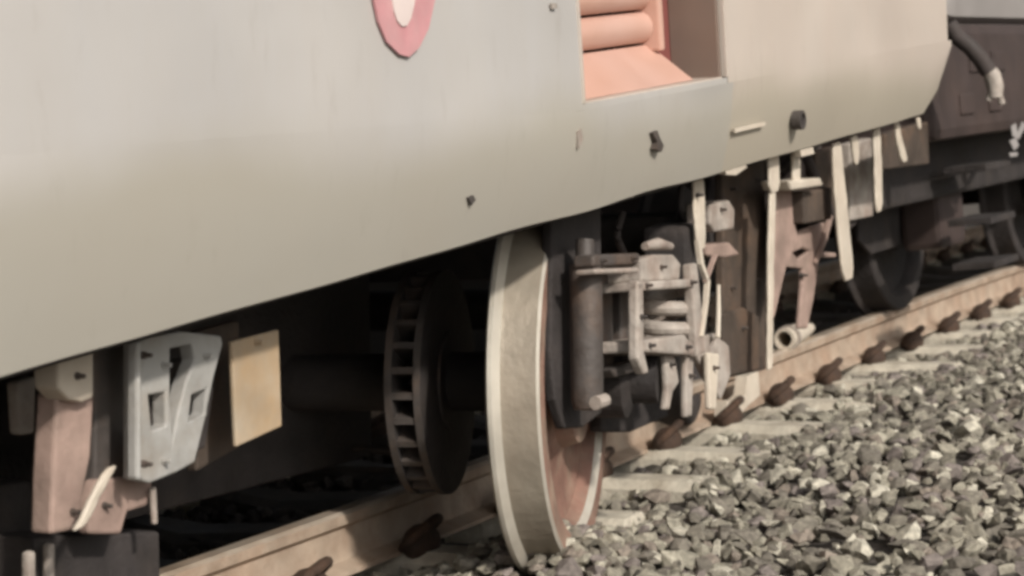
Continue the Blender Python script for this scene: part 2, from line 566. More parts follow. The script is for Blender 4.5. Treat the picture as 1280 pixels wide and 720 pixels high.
# stones thrown up round the foot of the derailed wheel
for _ in range(420):
    a = random.uniform(0, 6.28)
    d = random.uniform(0.0, 0.42)
    p = WHEEL_SPOT + Vector((math.cos(a) * d, math.sin(a) * d * 0.8 - 0.18, 0))
    p.z = 0.0 + 0.13 * max(0, 1 - d / 0.42) + random.uniform(-0.02, 0.01)
    q = project(p)
    rot = Matrix.Rotation(random.uniform(0, 6.28), 3, 'Z') @ Matrix.Rotation(random.uniform(-0.7, 0.7), 3, 'X')
    r = random.uniform(0.022, 0.036)
    cand.append((q[0], q[1], r / q[2], p, r, rot, random.randrange(14)))
vis = [c for c in cand if id(c) not in shaded and 640 < c[0] < 1275 and 430 < c[1] < 715]
vis.sort(key=lambda c: -c[2])
chosen = set(id(c) for c in vis[:300])
for c in vis[:300]:
    o = bpy.data.objects.new('stone', stone_mesh[c[6]])
    C.objects.link(o)
    o.parent = ballast
    o.location = c[3] - Vector(ballast['wpos'])
    o.rotation_euler = c[5].to_euler()
    o.scale = (c[4],) * 3
bw = Vector(ballast['wpos'])
for nm, mk in (('loose_stones', 'stone'), ('shade_dark_stones', 'shadestone')):
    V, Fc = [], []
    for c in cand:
        if id(c) in chosen or (id(c) in shaded) != (mk == 'shadestone'):
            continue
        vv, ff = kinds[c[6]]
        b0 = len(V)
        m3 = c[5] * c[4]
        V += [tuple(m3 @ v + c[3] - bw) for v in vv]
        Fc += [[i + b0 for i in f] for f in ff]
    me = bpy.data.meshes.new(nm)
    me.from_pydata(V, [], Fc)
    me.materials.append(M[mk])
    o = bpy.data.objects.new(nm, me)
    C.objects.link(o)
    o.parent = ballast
    o['kind'] = 'stuff'

# track: two rails, sleepers with clips
track = thing('railway_track', 'rusty rails on pale concrete sleepers with brown clips, half buried in ballast', 'railway track', trk(0, -0.8, 0.0))
GAUGE_C = 1.62
RAIL_PROF = [(-0.07, 0.0), (0.07, 0.0), (0.07, 0.012), (0.018, 0.032), (0.010, 0.05), (0.010, 0.118), (0.034, 0.134), (0.037, 0.162), (0.028, 0.172), (-0.028, 0.172), (-0.037, 0.162), (-0.034, 0.134), (-0.010, 0.118), (-0.010, 0.05), (-0.018, 0.032), (-0.07, 0.012)]
def rail(u0):
    bm = bmesh.new()
    rows = []
    ts = [-14 + 0.5 * k for k in range(88)]
    for t in ts:
        wob = 0.012 * math.sin(t * 1.1 + 0.4) + 0.02 * math.exp(-((t + 2.2) / 1.2) ** 2)
        dz = 0.012 * math.sin(t * 0.7 + u0)
        rows.append([bm.verts.new(trk(t, u0 + wob + y, 0.035 + z + dz)) for y, z in RAIL_PROF])
    m = len(RAIL_PROF)
    for a, b in zip(rows, rows[1:]):
        for i in range(m):
            bm.faces.new([a[i], a[(i + 1) % m], b[(i + 1) % m], b[i]])
    bm.faces.new(rows[0][::-1])
    bm.faces.new(rows[-1])
    o = link('rail', bm, 'rail', track, smooth=True)
    o.data.materials.append(M['railtop'])
    for p in o.data.polygons:
        if p.normal.z > 0.6 and (o.location.z + p.center.z + track.location.z) > 0.16:
            p.material_index = 1
rail(0.0)
rail(-GAUGE_C)
def sleeper(t, shift, yaw):
    c = trk(t, -GAUGE_C / 2 + shift, 0)
    ax = (N * math.cos(yaw) + T * math.sin(yaw))
    ay = Z.cross(ax)
    hl = 1.33
    bm = bmesh.new()
    # waisted concrete sleeper: high under the rails, low in the middle
    st = [(-hl, 0.10, 0.062, 0.010), (-0.95, 0.115, 0.050, 0.034), (-0.70, 0.115, 0.050, 0.034), (-0.62, 0.115, 0.050, 0.034), (-0.35, 0.11, 0.085, -0.015), (0.35, 0.11, 0.085, -0.015), (0.62, 0.115, 0.050, 0.034), (0.70, 0.115, 0.050, 0.034), (0.95, 0.115, 0.050, 0.034), (hl, 0.10, 0.062, 0.010)]
    rows = []
    for x, wb, wt, zt in st:
        rows.append([bm.verts.new(c + ax * x + ay * y + Z * z) for y, z in ((-wb, -0.17), (wb, -0.17), (wt + 0.03, zt - 0.03), (wt, zt), (-wt, zt), (-wt - 0.03, zt - 0.03))])
    for a, b in zip(rows, rows[1:]):
        for i in range(6):
            bm.faces.new([a[i], a[(i + 1) % 6], b[(i + 1) % 6], b[i]])
    bm.faces.new(rows[0][::-1])
    bm.faces.new(rows[-1])
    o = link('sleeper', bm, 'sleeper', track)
    o.data.materials.append(M['shadeconcrete'])
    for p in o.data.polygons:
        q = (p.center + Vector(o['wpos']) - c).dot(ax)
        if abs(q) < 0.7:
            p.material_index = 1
    return o
def clip_mesh():
    bm = bmesh.new()
    # sprung steel clip looped through a cast shoulder, sitting beside the rail foot (local: x outwards, y along the rail)
    pts = []
    for k in range(26):
        a = k / 25
        ang = a * 2 * math.pi * 1.25 - 0.5
        pts.append(Vector((0.045 + 0.036 * math.cos(ang), 0.062 * math.sin(ang) * (1 - 0.2 * a), 0.036 + 0.030 * math.sin(ang * 1.0 + 1.2))))
    tube(bm, pts, 0.0135, 8)
    # rounded cast housing
    d0 = bmesh.ops.create_uvsphere(bm, u_segments=14, v_segments=8, radius=1.0)
    for v in d0['verts']:
        v.co = Vector((0.045 + v.co.x * 0.042, v.co.y * 0.058, 0.012 + v.co.z * 0.048))
    bmesh.ops.recalc_face_normals(bm, faces=bm.faces)
    me = bpy.data.meshes.new('clip')
    bm.to_mesh(me)
    bm.free()
    me.materials.append(M['clip'])
    for p in me.polygons:
        p.use_smooth = True
    return me
clipm = clip_mesh()
k0 = int((-9 - SL_PH) / SL_SP)
for k in range(k0, k0 + 60):
    t = SL_PH + k * SL_SP + random.uniform(-0.02, 0.02)
    if t > 22:
        break
    s = sleeper(t, random.uniform(-0.02, 0.02), R(random.uniform(-1.2, 1.2)))
    sp = Vector(s['wpos'])
    for u, sg in ((0.065, 1), (-0.065, -1), (-GAUGE_C + 0.065, 1), (-GAUGE_C - 0.065, -1)):
        if k > k0 + 36 and u < 0:
            continue
        o = bpy.data.objects.new('clip', clipm)
        C.objects.link(o)
        o.parent = s
        o.location = trk(t, u, 0.035) - sp
        o.rotation_euler = (0, 0, math.atan2(N.y * sg, N.x * sg))
        o.scale = (1.25, 1.3, 1.2)

# dark wall added beyond the track to stop bright ground shining through
backwall = thing('backdrop_wall', 'dark concrete platform wall added beyond the track to block bright ground', 'backdrop', trk(0, -4.2, -0.3))
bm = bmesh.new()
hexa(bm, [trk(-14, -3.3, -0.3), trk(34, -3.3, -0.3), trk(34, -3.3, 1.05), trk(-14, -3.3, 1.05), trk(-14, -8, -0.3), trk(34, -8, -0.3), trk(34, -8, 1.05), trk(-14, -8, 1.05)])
link('backdrop_face', bm, 'concrete', backwall)
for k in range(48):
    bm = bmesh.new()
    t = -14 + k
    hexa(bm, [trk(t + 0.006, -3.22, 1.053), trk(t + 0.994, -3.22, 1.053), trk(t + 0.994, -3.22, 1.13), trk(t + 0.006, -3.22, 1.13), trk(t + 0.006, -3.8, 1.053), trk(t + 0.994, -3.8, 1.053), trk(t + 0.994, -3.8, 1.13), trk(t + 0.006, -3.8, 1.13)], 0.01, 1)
    link('backdrop_coping', bm, 'concrete', backwall)

# ------------------------------------------------------------------ the derailed carriage
car = thing('passenger_carriage', 'derailed beige passenger carriage leaning over the track with its door open', 'carriage', L(-4, 1.5, -0.6))
XE = SL(1182, 40, -0.03).x            # far end of the body
X0 = -13.0
ZC = 0.25                              # crease between the side wall and the tapering skirt
YO = -0.05
dL = SL(728, 60, YO).x
dR = SL(906, 60, YO).x
dB = ZC + 0.022
DOOR_TOP = 2.35
WALL_TOP = 2.55
TH = 0.05
# side wall with the doorway left open; gently dented sheet
def zcr(x):                             # the crease rises slightly towards the near end: the body is sprung
    return ZC + min(0.11, 0.05 * max(0.0, -x + 0.1))
def wy(x, z):
    return YO + 0.006 * noise.noise(Vector((x * 1.3, z * 2.0, 0.7))) + 0.003 * noise.noise(Vector((x * 4.1, z * 4.0, 5.7)))
def sheet(bm, x0, x1, z0, z1, dx=0.12, dz=0.12, fy=wy, taper_end=False):
    nx, nz = max(1, int((x1 - x0) / dx)), max(1, int((z1 - z0) / dz))
    g = []
    for i in range(nx + 1):
        x = x0 + (x1 - x0) * i / nx
        zb = zcr(x) + 0.006 if z0 == zsp else z0
        g.append([bm.verts.new(L(x, fy(x, zb + (z1 - zb) * j / nz), zb + (z1 - zb) * j / nz)) for j in range(nz + 1)])
    for i in range(nx):
        for j in range(nz):
            bm.faces.new([g[i][j], g[i + 1][j], g[i + 1][j + 1], g[i][j + 1]])
bm = bmesh.new()
zsp = ZC + 0.006
sheet(bm, X0, dL, zsp, WALL_TOP)
sheet(bm, dL, dR, zsp, dB)
sheet(bm, dL, dR, DOOR_TOP, WALL_TOP)
bmesh.ops.remove_doubles(bm, verts=bm.verts, dist=0.0005)
wall_o = link('side_wall', bm, 'body', car, smooth=True)
# end panel with rounded corner, warm glow put into its colour
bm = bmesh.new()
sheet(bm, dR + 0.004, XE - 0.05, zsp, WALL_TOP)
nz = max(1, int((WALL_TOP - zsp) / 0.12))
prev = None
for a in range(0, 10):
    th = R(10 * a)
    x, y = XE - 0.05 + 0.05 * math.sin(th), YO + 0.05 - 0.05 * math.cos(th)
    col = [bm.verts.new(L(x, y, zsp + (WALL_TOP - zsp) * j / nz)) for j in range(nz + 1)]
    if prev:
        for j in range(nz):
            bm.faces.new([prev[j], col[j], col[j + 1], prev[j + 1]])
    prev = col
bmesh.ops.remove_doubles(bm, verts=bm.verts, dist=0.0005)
link('end_panel', bm, 'endglow', car, smooth=True)
# roof, far side, end wall (one shell)
bm = bmesh.new()
prof = [(YO + 0.02, WALL_TOP - 0.02)] + [(YO + 0.02 + 1.6 - 1.6 * math.cos(R(a)), WALL_TOP - 0.02 + 0.62 * math.sin(R(a))) for a in range(15, 181, 15)] + [(YO + 3.2, 0.0), (YO + 3.0, 0.0)]
rows = [[bm.verts.new(L(x, y, z)) for y, z in prof] for x in (X0, XE - 0.01)]
for i in range(len(prof) - 1):
    bm.faces.new([rows[0][i], rows[1][i], rows[1][i + 1], rows[0][i + 1]])
link('roof', bm, 'body', car, smooth=True)
bm = bmesh.new()
lbox(bm, XE - 0.03, XE - 0.004, YO + 0.05, YO + 3.18, 0.28, WALL_TOP)
link('end_wall', bm, 'loco', car)
bm = bmesh.new()
lbox(bm, X0, XE - 0.05, 0.06, 3.1, 0.20, 0.26)
link('floor', bm, 'under', car)
# skirt below the crease: tapers inwards, cut back at the far corner, folded lip along the lower edge
bm = bmesh.new()
XS = SL(1160, 141, 0).x
def sky_y(z, zc=None):
    k = z / (zc or ZC)
    return YO * (1 - max(0.0, 1 - k) ** 1.7)
nx = 150
cols = []
for i in range(nx + 1):
    x = X0 + (XE - X0) * (i / nx)
    zlow = 0.0
    if x > XS:
        zlow = (x - XS) / (XE - XS) * 0.235
    zq = zcr(x) + 0.006
    zs = [zlow + (zq - zlow) * j / 8 for j in range(9)]
    cc_ = [(wy(x, zq) if j == 8 else sky_y(z, zcr(x)) + 0.004 * noise.noise(Vector((x * 1.7, z * 3, 2.2))), z) for j, z in enumerate(zs)]
    cc_ = [(0.055, zlow + 0.012), (0.05, zlow - 0.002), (0.012, zlow - 0.004)] + cc_
    cols.append([bm.verts.new(L(x, y, z + (0.006 * noise.noise(Vector((x * 2.5, 0, 9))) if q < 4 else 0))) for q, (y, z) in enumerate(cc_)])
for a, b in zip(cols, cols[1:]):
    for j in range(len(a) - 1):
        bm.faces.new([a[j], b[j], b[j + 1], a[j + 1]])
so = link('skirt', bm, 'body', car, smooth=True)
so.data.materials.append(M['endglow'])
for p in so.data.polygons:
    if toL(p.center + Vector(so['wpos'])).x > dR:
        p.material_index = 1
# windows higher up the wall (above the picture)
for k in range(6):
    bm = bmesh.new()
    x = -2.2 - k * 1.75
    lbox(bm, x, x + 1.2, YO - 0.012, YO + 0.02, 1.15, 1.95, 0.006)
    f = link('window', bm, 'iron', car)
    bm = bmesh.new()
    lbox(bm, x + 0.06, x + 1.14, YO - 0.018, YO - 0.0125, 1.21, 1.89)
    link('pane', bm, 'glass', f)

# doorway: recess with salmon moulding, red edge strip, brown leaf folded back
DEP = 0.0
for d_ in [0.02 * k for k in range(1, 60)]:
    q = project(L(dR, YO + d_, dB + 0.1))
    if q and q[0] <= 848:
        DEP = d_
        break
DEP = max(0.12, DEP)
bm = bmesh.new()
lbox(bm, dR - 0.022, dR - 0.004, YO + 0.012, YO + DEP, dB, DOOR_TOP - 0.01, 0.004)
leaf = link('door_leaf', bm, 'brownpanel', car, label='brown door leaf folded back into the doorway')
bm = bmesh.new()
lbox(bm, dR - 0.12, dR - 0.02, YO + DEP + 0.002, YO + DEP + 0.03, dB, DOOR_TOP - 0.01, 0.006)
lbox(bm, dR - 0.030, dR - 0.006, YO + DEP + 0.0, YO + DEP + 0.05, dB, DOOR_TOP - 0.01, 0.006)
link('door_edge', bm, 'red', car)
xr = dR - 0.12
bm = bmesh.new()
lbox(bm, dL - 0.05, dR + 0.05, YO + DEP + 0.25, YO + DEP + 0.29, dB - 0.1, DOOR_TOP)
lbox(bm, dL - 0.04, dL - 0.002, YO + 0.03, YO + DEP + 0.25, dB - 0.1, DOOR_TOP)
lbox(bm, dL - 0.03, dR + 0.03, YO + 0.03, YO + DEP + 0.25, DOOR_TOP, DOOR_TOP + 0.03)
link('vestibule', bm, 'salmon', car)
def band(name, z0, z1, y0, y1, x0, x1, bulge):
    bm = bmesh.new()
    n = 10
    rows = []
    for i in range(n + 1):
        k = i / n
        z = z0 + (z1 - z0) * k
        y = y0 + (y1 - y0) * k - bulge * math.sin(math.pi * k) ** 0.6
        rows.append([bm.verts.new(L(x, y, z)) for x in (x0, x0 + 0.012, x1 - 0.012, x1)])
    for a, b in zip(rows, rows[1:]):
        for i in range(3):
            bm.faces.new([a[i], a[i + 1], b[i + 1], b[i]])
    back0 = [bm.verts.new(L(x, y0 + 0.14, z0)) for x in (x0, x1)]
    back1 = [bm.verts.new(L(x, y0 + 0.14, z1)) for x in (x0, x1)]
    bm.faces.new([rows[0][3], rows[0][2], rows[0][1], rows[0][0], back0[0], back0[1]])
    bm.faces.new([rows[-1][0], rows[-1][1], rows[-1][2], rows[-1][3], back1[1], back1[0]])
    bm.faces.new([r[0] for r in rows] + [back1[0], back0[0]])
    bm.faces.new([r[3] for r in rows][::-1] + [back0[1], back1[1]])
    return link(name, bm, 'salmon', car, smooth=True)
yb = YO + DEP
zA, zB, zCc = SL(780, 98, yb).z, SL(780, 59, yb).z, SL(780, 16, yb).z
band('moulded_step', dB + 0.004, zB - 0.004, yb - 0.11, yb + 0.02, dL + 0.004, xr, 0.0)
band('moulded_step', zB + 0.004, zCc - 0.004, yb + 0.02, yb + 0.02, dL + 0.02, xr - 0.03, 0.030)
for q in range(5):
    zz = zCc + (zCc - zB) * q * 1.05
    band('moulded_step', zz + 0.004, zz + (zCc - zB) - 0.004, yb + 0.02, yb + 0.02, dL + 0.02, xr - 0.03, 0.030)
bm = bmesh.new()
lbox(bm, xr - 0.028, xr + 0.002, yb - 0.03, yb + 0.12, dB + 0.09, DOOR_TOP - 0.02, 0.008)
link('door_post', bm, 'salmon', car)
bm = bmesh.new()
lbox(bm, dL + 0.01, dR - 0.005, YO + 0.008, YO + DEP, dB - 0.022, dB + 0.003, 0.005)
link('door_sill', bm, 'endglow', car)
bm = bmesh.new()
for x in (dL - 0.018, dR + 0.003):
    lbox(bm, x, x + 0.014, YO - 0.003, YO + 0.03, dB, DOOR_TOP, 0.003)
link('door_frame', bm, 'endglow', car)

# marks on the wall
def wall_poly(name, pxs, out, m, yin=YO, th=0.006, label=None):
    bm = bmesh.new()
    poly(bm, pxs, yin - out, th)
    return link(name, bm, m, car, label=label)
em = [(462, -70), (466, -10), (474, 28), (484, 52), (500, 68), (512, 71), (524, 60), (536, 36), (544, 0), (548, -70)]
wall_poly('emblem', em, 0.009, 'emblemred', label='rose coloured drop emblem with a pale centre')
inn = [(488, -62), (490, -6), (493, 14), (497, 26), (503, 33), (509, 32), (514, 23), (518, 6), (521, -10), (523, -62)]
wall_poly('emblem_centre', inn, 0.013, 'emblempale')
def ys(z):
    return sky_y(max(0.02, min(ZC, z)))
def skirt_poly(name, pxs, m, out=0.005, th=0.008):
    z = SL(*pxs[0], 0).z
    bm = bmesh.new()
    poly(bm, pxs, ys(z) - out, th)
    return link(name, bm, m, car)
skirt_poly('hook', [(816, 166), (822, 163), (825, 172), (830, 182), (827, 190), (820, 186), (822, 178)], 'iron', 0.012, 0.016)
p = S(1000, 150, YO - 0.004)
bm = bmesh.new()
lathe(bm, p, EY, [(-0.010, 0.020), (-0.010, 0.030), (0.02, 0.030), (0.02, 0.020)], 24)
link('socket_ring', bm, 'iron', car, smooth=True)
bm = bmesh.new()
tube(bm, [p - EY * 0.004, p + EY * 0.02], 0.020, 16)
link('socket', bm, 'under', car)
skirt_poly('scratch', [(918, 161), (934, 157), (957, 152), (957, 157), (936, 162), (919, 166)], 'cream', 0.014, 0.006)
skirt_poly('chip', [(586, 247), (592, 244), (595, 250), (590, 256)], 'iron', 0.006)
skirt_poly('chip', [(722, 165), (727, 160), (729, 175), (724, 186)], 'dust', 0.006)
wall_poly('chip', [(690, 4), (696, 4), (697, 10), (691, 11)], 0.009, 'dust')
# lip fragments torn from the lower edge
for q in ([(762, 243), (790, 238), (792, 246), (764, 250)], [(905, 210), (930, 203), (934, 209), (920, 219), (908, 218)], [(1000, 188), (1016, 184), (1018, 192), (1002, 196)]):
    bm = bmesh.new()
    poly(bm, q, 0.004, 0.02)
    link('torn_lip', bm, 'cream', car)
# underframe beams behind the skirt
bm = bmesh.new()
lbox(bm, X0, XE - 0.25, 0.09, 0.15, -0.03, 0.20, 0.01)
link('sole_bar', bm, 'under', car)
bm = bmesh.new()
lbox(bm, X0, XE - 0.25, 2.6, 2.72, -0.06, 0.20, 0.01)
link('sole_bar', bm, 'under', car)
for x in [-12 + 1.1 * k for k in range(14)]:
    if x < XE - 0.4:
        bm = bmesh.new()
        lbox(bm, x, x + 0.14, 0.33, 2.59, -0.02, 0.195, 0.008)
        link('cross_beam', bm, 'under', car)
bm = bmesh.new()
lbox(bm, XE - 0.3, XE - 0.06, 0.12, 2.9, 0.02, 0.195, 0.01)
link('buffer_beam', bm, 'brown', car)

# equipment hanging below the near part of the carriage
def cpoly(name, pxs, inset, th, m, holes=(), label=None):
    bm = bmesh.new()
    poly(bm, pxs, inset, th, holes)
    return soften(link(name, bm, m, car, label=label), th)
br = cpoly('slotted_bracket', [(172, 428), (188, 421), (228, 414), (277, 420), (279, 430), (268, 470), (258, 520), (244, 578), (222, 590), (188, 604), (172, 600)], 0.16, 0.035, 'grey',
           holes=([(213, 436), (240, 430), (244, 450), (232, 480), (222, 520), (216, 552), (213, 500)], [(186, 494), (207, 490), (208, 532), (190, 538)], [(240, 494), (259, 486), (256, 518), (236, 528)]),
           label='pale grey slotted bracket hanging below the skirt')
cpoly('bracket_flange', [(172, 428), (178, 426), (178, 602), (172, 600)], 0.13, 0.028, 'grey')
cpoly('back_plate', [(186, 455), (275, 440), (258, 560), (190, 590)], 0.26, 0.02, 'under')
cpoly('added_shade_case', [(120, 400), (462, 320), (466, 570), (120, 660)], 1.05, 0.4, 'under')  # dark box added so the space behind the hangers reads as shade
cpoly('tan_plate', [(290, 427), (349, 412), (353, 533), (296, 559)], 0.18, 0.012, 'tan', label='tan sheet metal plate hanging below the skirt')
cpoly('rusty_plate', [(244, 415), (300, 400), (300, 560), (246, 590)], 0.30, 0.03, 'brown')
cpoly('hanger_head', [(73, 447), (118, 432), (118, 497), (104, 503), (88, 500), (74, 486)], 0.14, 0.06, 'cream')
cpoly('hanger', [(72, 492), (116, 486), (118, 500), (114, 570), (104, 620), (96, 662), (64, 668), (66, 600)], 0.17, 0.05, 'pink')
cpoly('side_plate', [(118, 436), (174, 420), (174, 602), (118, 606)], 0.24, 0.03, 'iron')
cpoly('broken_bracket', [(120, 600), (182, 594), (192, 604), (186, 632), (160, 640), (152, 668), (112, 668), (108, 640)], 0.22, 0.03, 'pink')
bm = bmesh.new()
sstrap(bm, [(98, 661), (118, 622), (139, 583)], 0.10, 10, 0.012)
soften(link('bent_strip', bm, 'cream', car, smooth=True), 0.012)
cpoly('hanger', [(22, 478), (46, 470), (44, 542), (26, 544)], 0.32, 0.03, 'dust')
cpoly('drip_rod', [(190, 610), (196, 608), (198, 655), (193, 656)], 0.2, 0.01, 'dust')
cpoly('equipment_box', [(44, 672), (200, 664), (202, 760), (40, 770)], 0.30, 0.30, 'under')
cpoly('box_strip', [(36, 690), (46, 688), (46, 770), (36, 770)], 0.24, 0.02, 'dust')
cpoly('box_strip', [(62, 680), (70, 678), (70, 770), (62, 770)], 0.26, 0.02, 'dust')
cpoly('equipment_box', [(-80, 620), (40, 600), (40, 780), (-80, 790)], 0.45, 0.3, 'under')
# unseen boxes added along the far side and middle to block sky light
for k in range(5):
    bm = bmesh.new()
    lbox(bm, -12.0 + k * 1.9, -10.2 + k * 1.9, 0.5, 2.7, -0.30, 0.015, 0.02)
    link('added_shade_case', bm, 'under', car)
for k in range(3):
    bm = bmesh.new()
    lbox(bm, -2.4 + k * 1.2, -1.3 + k * 1.2, 2.75, 3.05, -0.55, 0.19, 0.02)
    link('added_shade_case', bm, 'under', car)
# tank between the hangers and the wheelset, deep in the shade
bm = bmesh.new()
a_, b_ = SL(-60, 560, 0.9), SL(330, 500, 0.9)
tube(bm, [L(-2.4, 1.2, -0.22), L(-1.0, 1.2, -0.22)], 0.20, 24)
link('air_tank', bm, 'under', car, smooth=True)

# bits hanging from the far end of the skirt
for pts, ins, w, nm in (([(1045, 178), (1048, 225), (1054, 290), (1060, 350)], 0.05, [13, 17, 19, 18], 'hanging_strap'), ([(1095, 160), (1097, 210), (1098, 265)], 0.06, [11, 12, 11], 'hanging_strap'),
                        ([(1067, 170), (1069, 190), (1070, 206)], 0.05, [11, 10, 5], 'hanging_strap'), ([(1120, 153), (1124, 178), (1130, 203)], 0.05, [7, 9, 11], 'hanging_strap'),
                        ([(1147, 147), (1149, 162)], 0.05, [6, 4], 'hanging_strap'), ([(966, 190), (967, 241)], 0.06, [15, 16], 'hanging_strap'),
                        ([(994, 184), (995, 232)], 0.07, [11, 12], 'hanging_strap'), ([(872, 222), (873, 262), (876, 312)], 0.10, [14, 15, 12], 'hanging_strap')):
    bm = bmesh.new()
    sstrap(bm, pts, ins, w, 0.012)
    soften(link(nm, bm, 'cream', car, smooth=True), 0.012)
cpoly('step_ledge', [(986, 226), (1026, 222), (1030, 232), (990, 238)], 0.05, 0.10, 'cream')
bm = bmesh.new()
sstrap(bm, [(965, 238), (963, 320), (962, 400), (961, 462)], 0.10, [9, 8, 7, 8], 0.012)
soften(link('long_strap', bm, 'cream', car, smooth=True), 0.012)
cpoly('step_side', [(972, 238), (990, 232), (998, 300), (984, 332), (968, 400), (968, 330)], 0.14, 0.02, 'pink')
cpoly('step_frame', [(984, 296), (1012, 283), (1040, 276), (1036, 296), (1024, 330), (1018, 372), (1010, 411), (1000, 411), (1004, 360), (1004, 336), (984, 334)], 0.16, 0.02, 'pink', holes=([(992, 316), (1004, 310), (1012, 314), (998, 324)],))
cpoly('step_tread', [(1018, 314), (1046, 316), (1046, 322), (1018, 322)], 0.16, 0.14, 'pink')
bm = bmesh.new()
sstrap(bm, [(1038, 270), (1030, 300), (1020, 328)], 0.15, [6, 6, 5], 0.012)
link('step_brace', bm, 'pink', car)
cpoly('step_box', [(1004, 240), (1040, 234), (1040, 274), (1006, 280)], 0.10, 0.10, 'brown')
cpoly('mud_plate', [(904, 212), (957, 196), (958, 462), (904, 474)], 0.22, 0.03, 'brown', label='tall dark brown plate hanging behind the straps')
cpoly('mud_plate_patch', [(904, 392), (930, 384), (950, 396), (950, 462), (906, 472)], 0.19, 0.02, 'brown')
cpoly('junction_box', [(888, 256), (912, 250), (919, 262), (918, 286), (894, 290), (888, 280)], 0.12, 0.08, 'dust')
cpoly('box_bracket', [(882, 306), (912, 303), (926, 318), (908, 322), (884, 320)], 0.12, 0.08, 'pink')
cpoly('shade_screen', [(1074, 204), (1172, 186), (1170, 262), (1150, 300), (1090, 318), (1074, 300)], 0.80, 0.02, 'under')  # dark plate added to sink the second wheel into shade
cpoly('rear_panel', [(1062, 180), (1090, 172), (1092, 270), (1064, 276)], 0.50, 0.05, 'dust')
cpoly('rear_panel', [(1020, 190), (1062, 180), (1064, 262), (1022, 272)], 0.55, 0.05, 'brown')
cpoly('rear_panel', [(1106, 168), (1160, 152), (1162, 205), (1106, 212)], 0.30, 0.05, 'brown')

# ------------------------------------------------------------------ the derailed bogie
WC = at(690, 476, 5.98)
WK = 1.10
wyaw, wlean = R(13.0), R(4.0)
AX = Vector((math.cos(wyaw), -math.sin(wyaw), -math.sin(wlean))).normalized()     # along the axle, to the near side
bogie = thing('bogie', 'dark derailed bogie with one bright worn wheel standing in the ballast', 'bogie', Vector((WC.x - 0.6, WC.y + 1.0, 0)))
def wheel_profile(s):
    # (axial, radius); axial grows to the outside of the wheelset
    return [(-0.072 * s, 0.40), (-0.072 * s, 0.478), (-0.064 * s, 0.488), (-0.052 * s, 0.487), (-0.042 * s, 0.474), (-0.034 * s, 0.462), (-0.02 * s, 0.459), (0.066 * s, 0.452), (0.074 * s, 0.444), (0.074 * s, 0.388), (0.055 * s, 0.372), (0.018 * s, 0.355), (0.006 * s, 0.24), (0.035 * s, 0.17), (0.085 * s, 0.155), (0.085 * s, 0.06), (-0.085 * s, 0.06), (-0.085 * s, 0.155), (-0.03 * s, 0.18), (-0.03 * s, 0.345), (-0.055 * s, 0.372)]
def wheel(c, s):
    bm = bmesh.new()
    lathe(bm, c, AX, [(x * 0.92, q * WK) for x, q in wheel_profile(s)], 96)
    o = link('wheel', bm, 'steel', bogie, smooth=True, label='worn pale steel wheel seen edge on' if s > 0 else None)
    o.data.materials.append(M['webrust'])
    o.data.materials.append(M['tread'])
    ctr = Vector(o['wpos'])
    for p in o.data.polygons:
        q = p.center + ctr - c
        rr = (q - AX * q.dot(AX)).length
        ax_ = q.dot(AX) * s / 0.92
        if rr < 0.375 * WK or ax_ > 0.0735:
            p.material_index = 1
        elif -0.036 < ax_ < 0.062:
            p.material_index = 2
    return o
wheel(WC, 1)
wheel(WC - AX * 1.62, -1)
bm = bmesh.new()
tube(bm, [WC + AX * 0.30, WC + AX * 0.10, WC + AX * 0.09, WC - AX * 0.8, WC - AX * 1.70], [0.065, 0.065, 0.085, 0.08, 0.085], 24)
link('axle', bm, 'under', bogie, smooth=True)
def disc(off):
    c = WC - AX * off
    bm = bmesh.new()
    for s in (-1, 1):
        lathe(bm, c, AX, [(s * 0.030, 0.13), (s * 0.030, 0.315), (s * 0.050, 0.315), (s * 0.052, 0.13)], 64)
    lathe(bm, c, AX, [(-0.06, 0.075), (-0.06, 0.14), (0.06, 0.14), (0.06, 0.075)], 32)
    d = link('brake_disc', bm, 'iron', bogie, smooth=True)
    d.data.materials.append(M['under'])
    for p in d.data.polygons:
        if abs(p.normal.dot(AX)) > 0.7:  # flat faces coloured dark as shade, edges stay iron
            p.material_index = 1
    a, s, u = frame_of(AX)
    bm = bmesh.new()
    hexa(bm, [Vector(q) for q in ((-0.031, -0.007, 0.14), (0.031, -0.007, 0.14), (0.031, 0.007, 0.14), (-0.031, 0.007, 0.14), (-0.031, -0.009, 0.31), (0.031, -0.009, 0.31), (0.031, 0.009, 0.31), (-0.031, 0.009, 0.31))])
    bmesh.ops.recalc_face_normals(bm, faces=bm.faces)
    me = bpy.data.meshes.new('vane')
    bm.to_mesh(me)
    bm.free()
    me.materials.append(M['iron'])
    for k in range(28):
        th = 2 * math.pi * k / 28
        rd = s * math.cos(th) + u * math.sin(th)
        tg = a.cross(rd)
        o = bpy.data.objects.new('vane', me)
        C.objects.link(o)
        o.parent = d
        mw = Matrix(((a.x, -tg.x, rd.x, 0), (a.y, -tg.y, rd.y, 0), (a.z, -tg.z, rd.z, 0), (0, 0, 0, 1)))
        o.matrix_basis = Matrix.Translation(c - Vector(d['wpos'])) @ mw
disc(0.345)
disc(1.15)
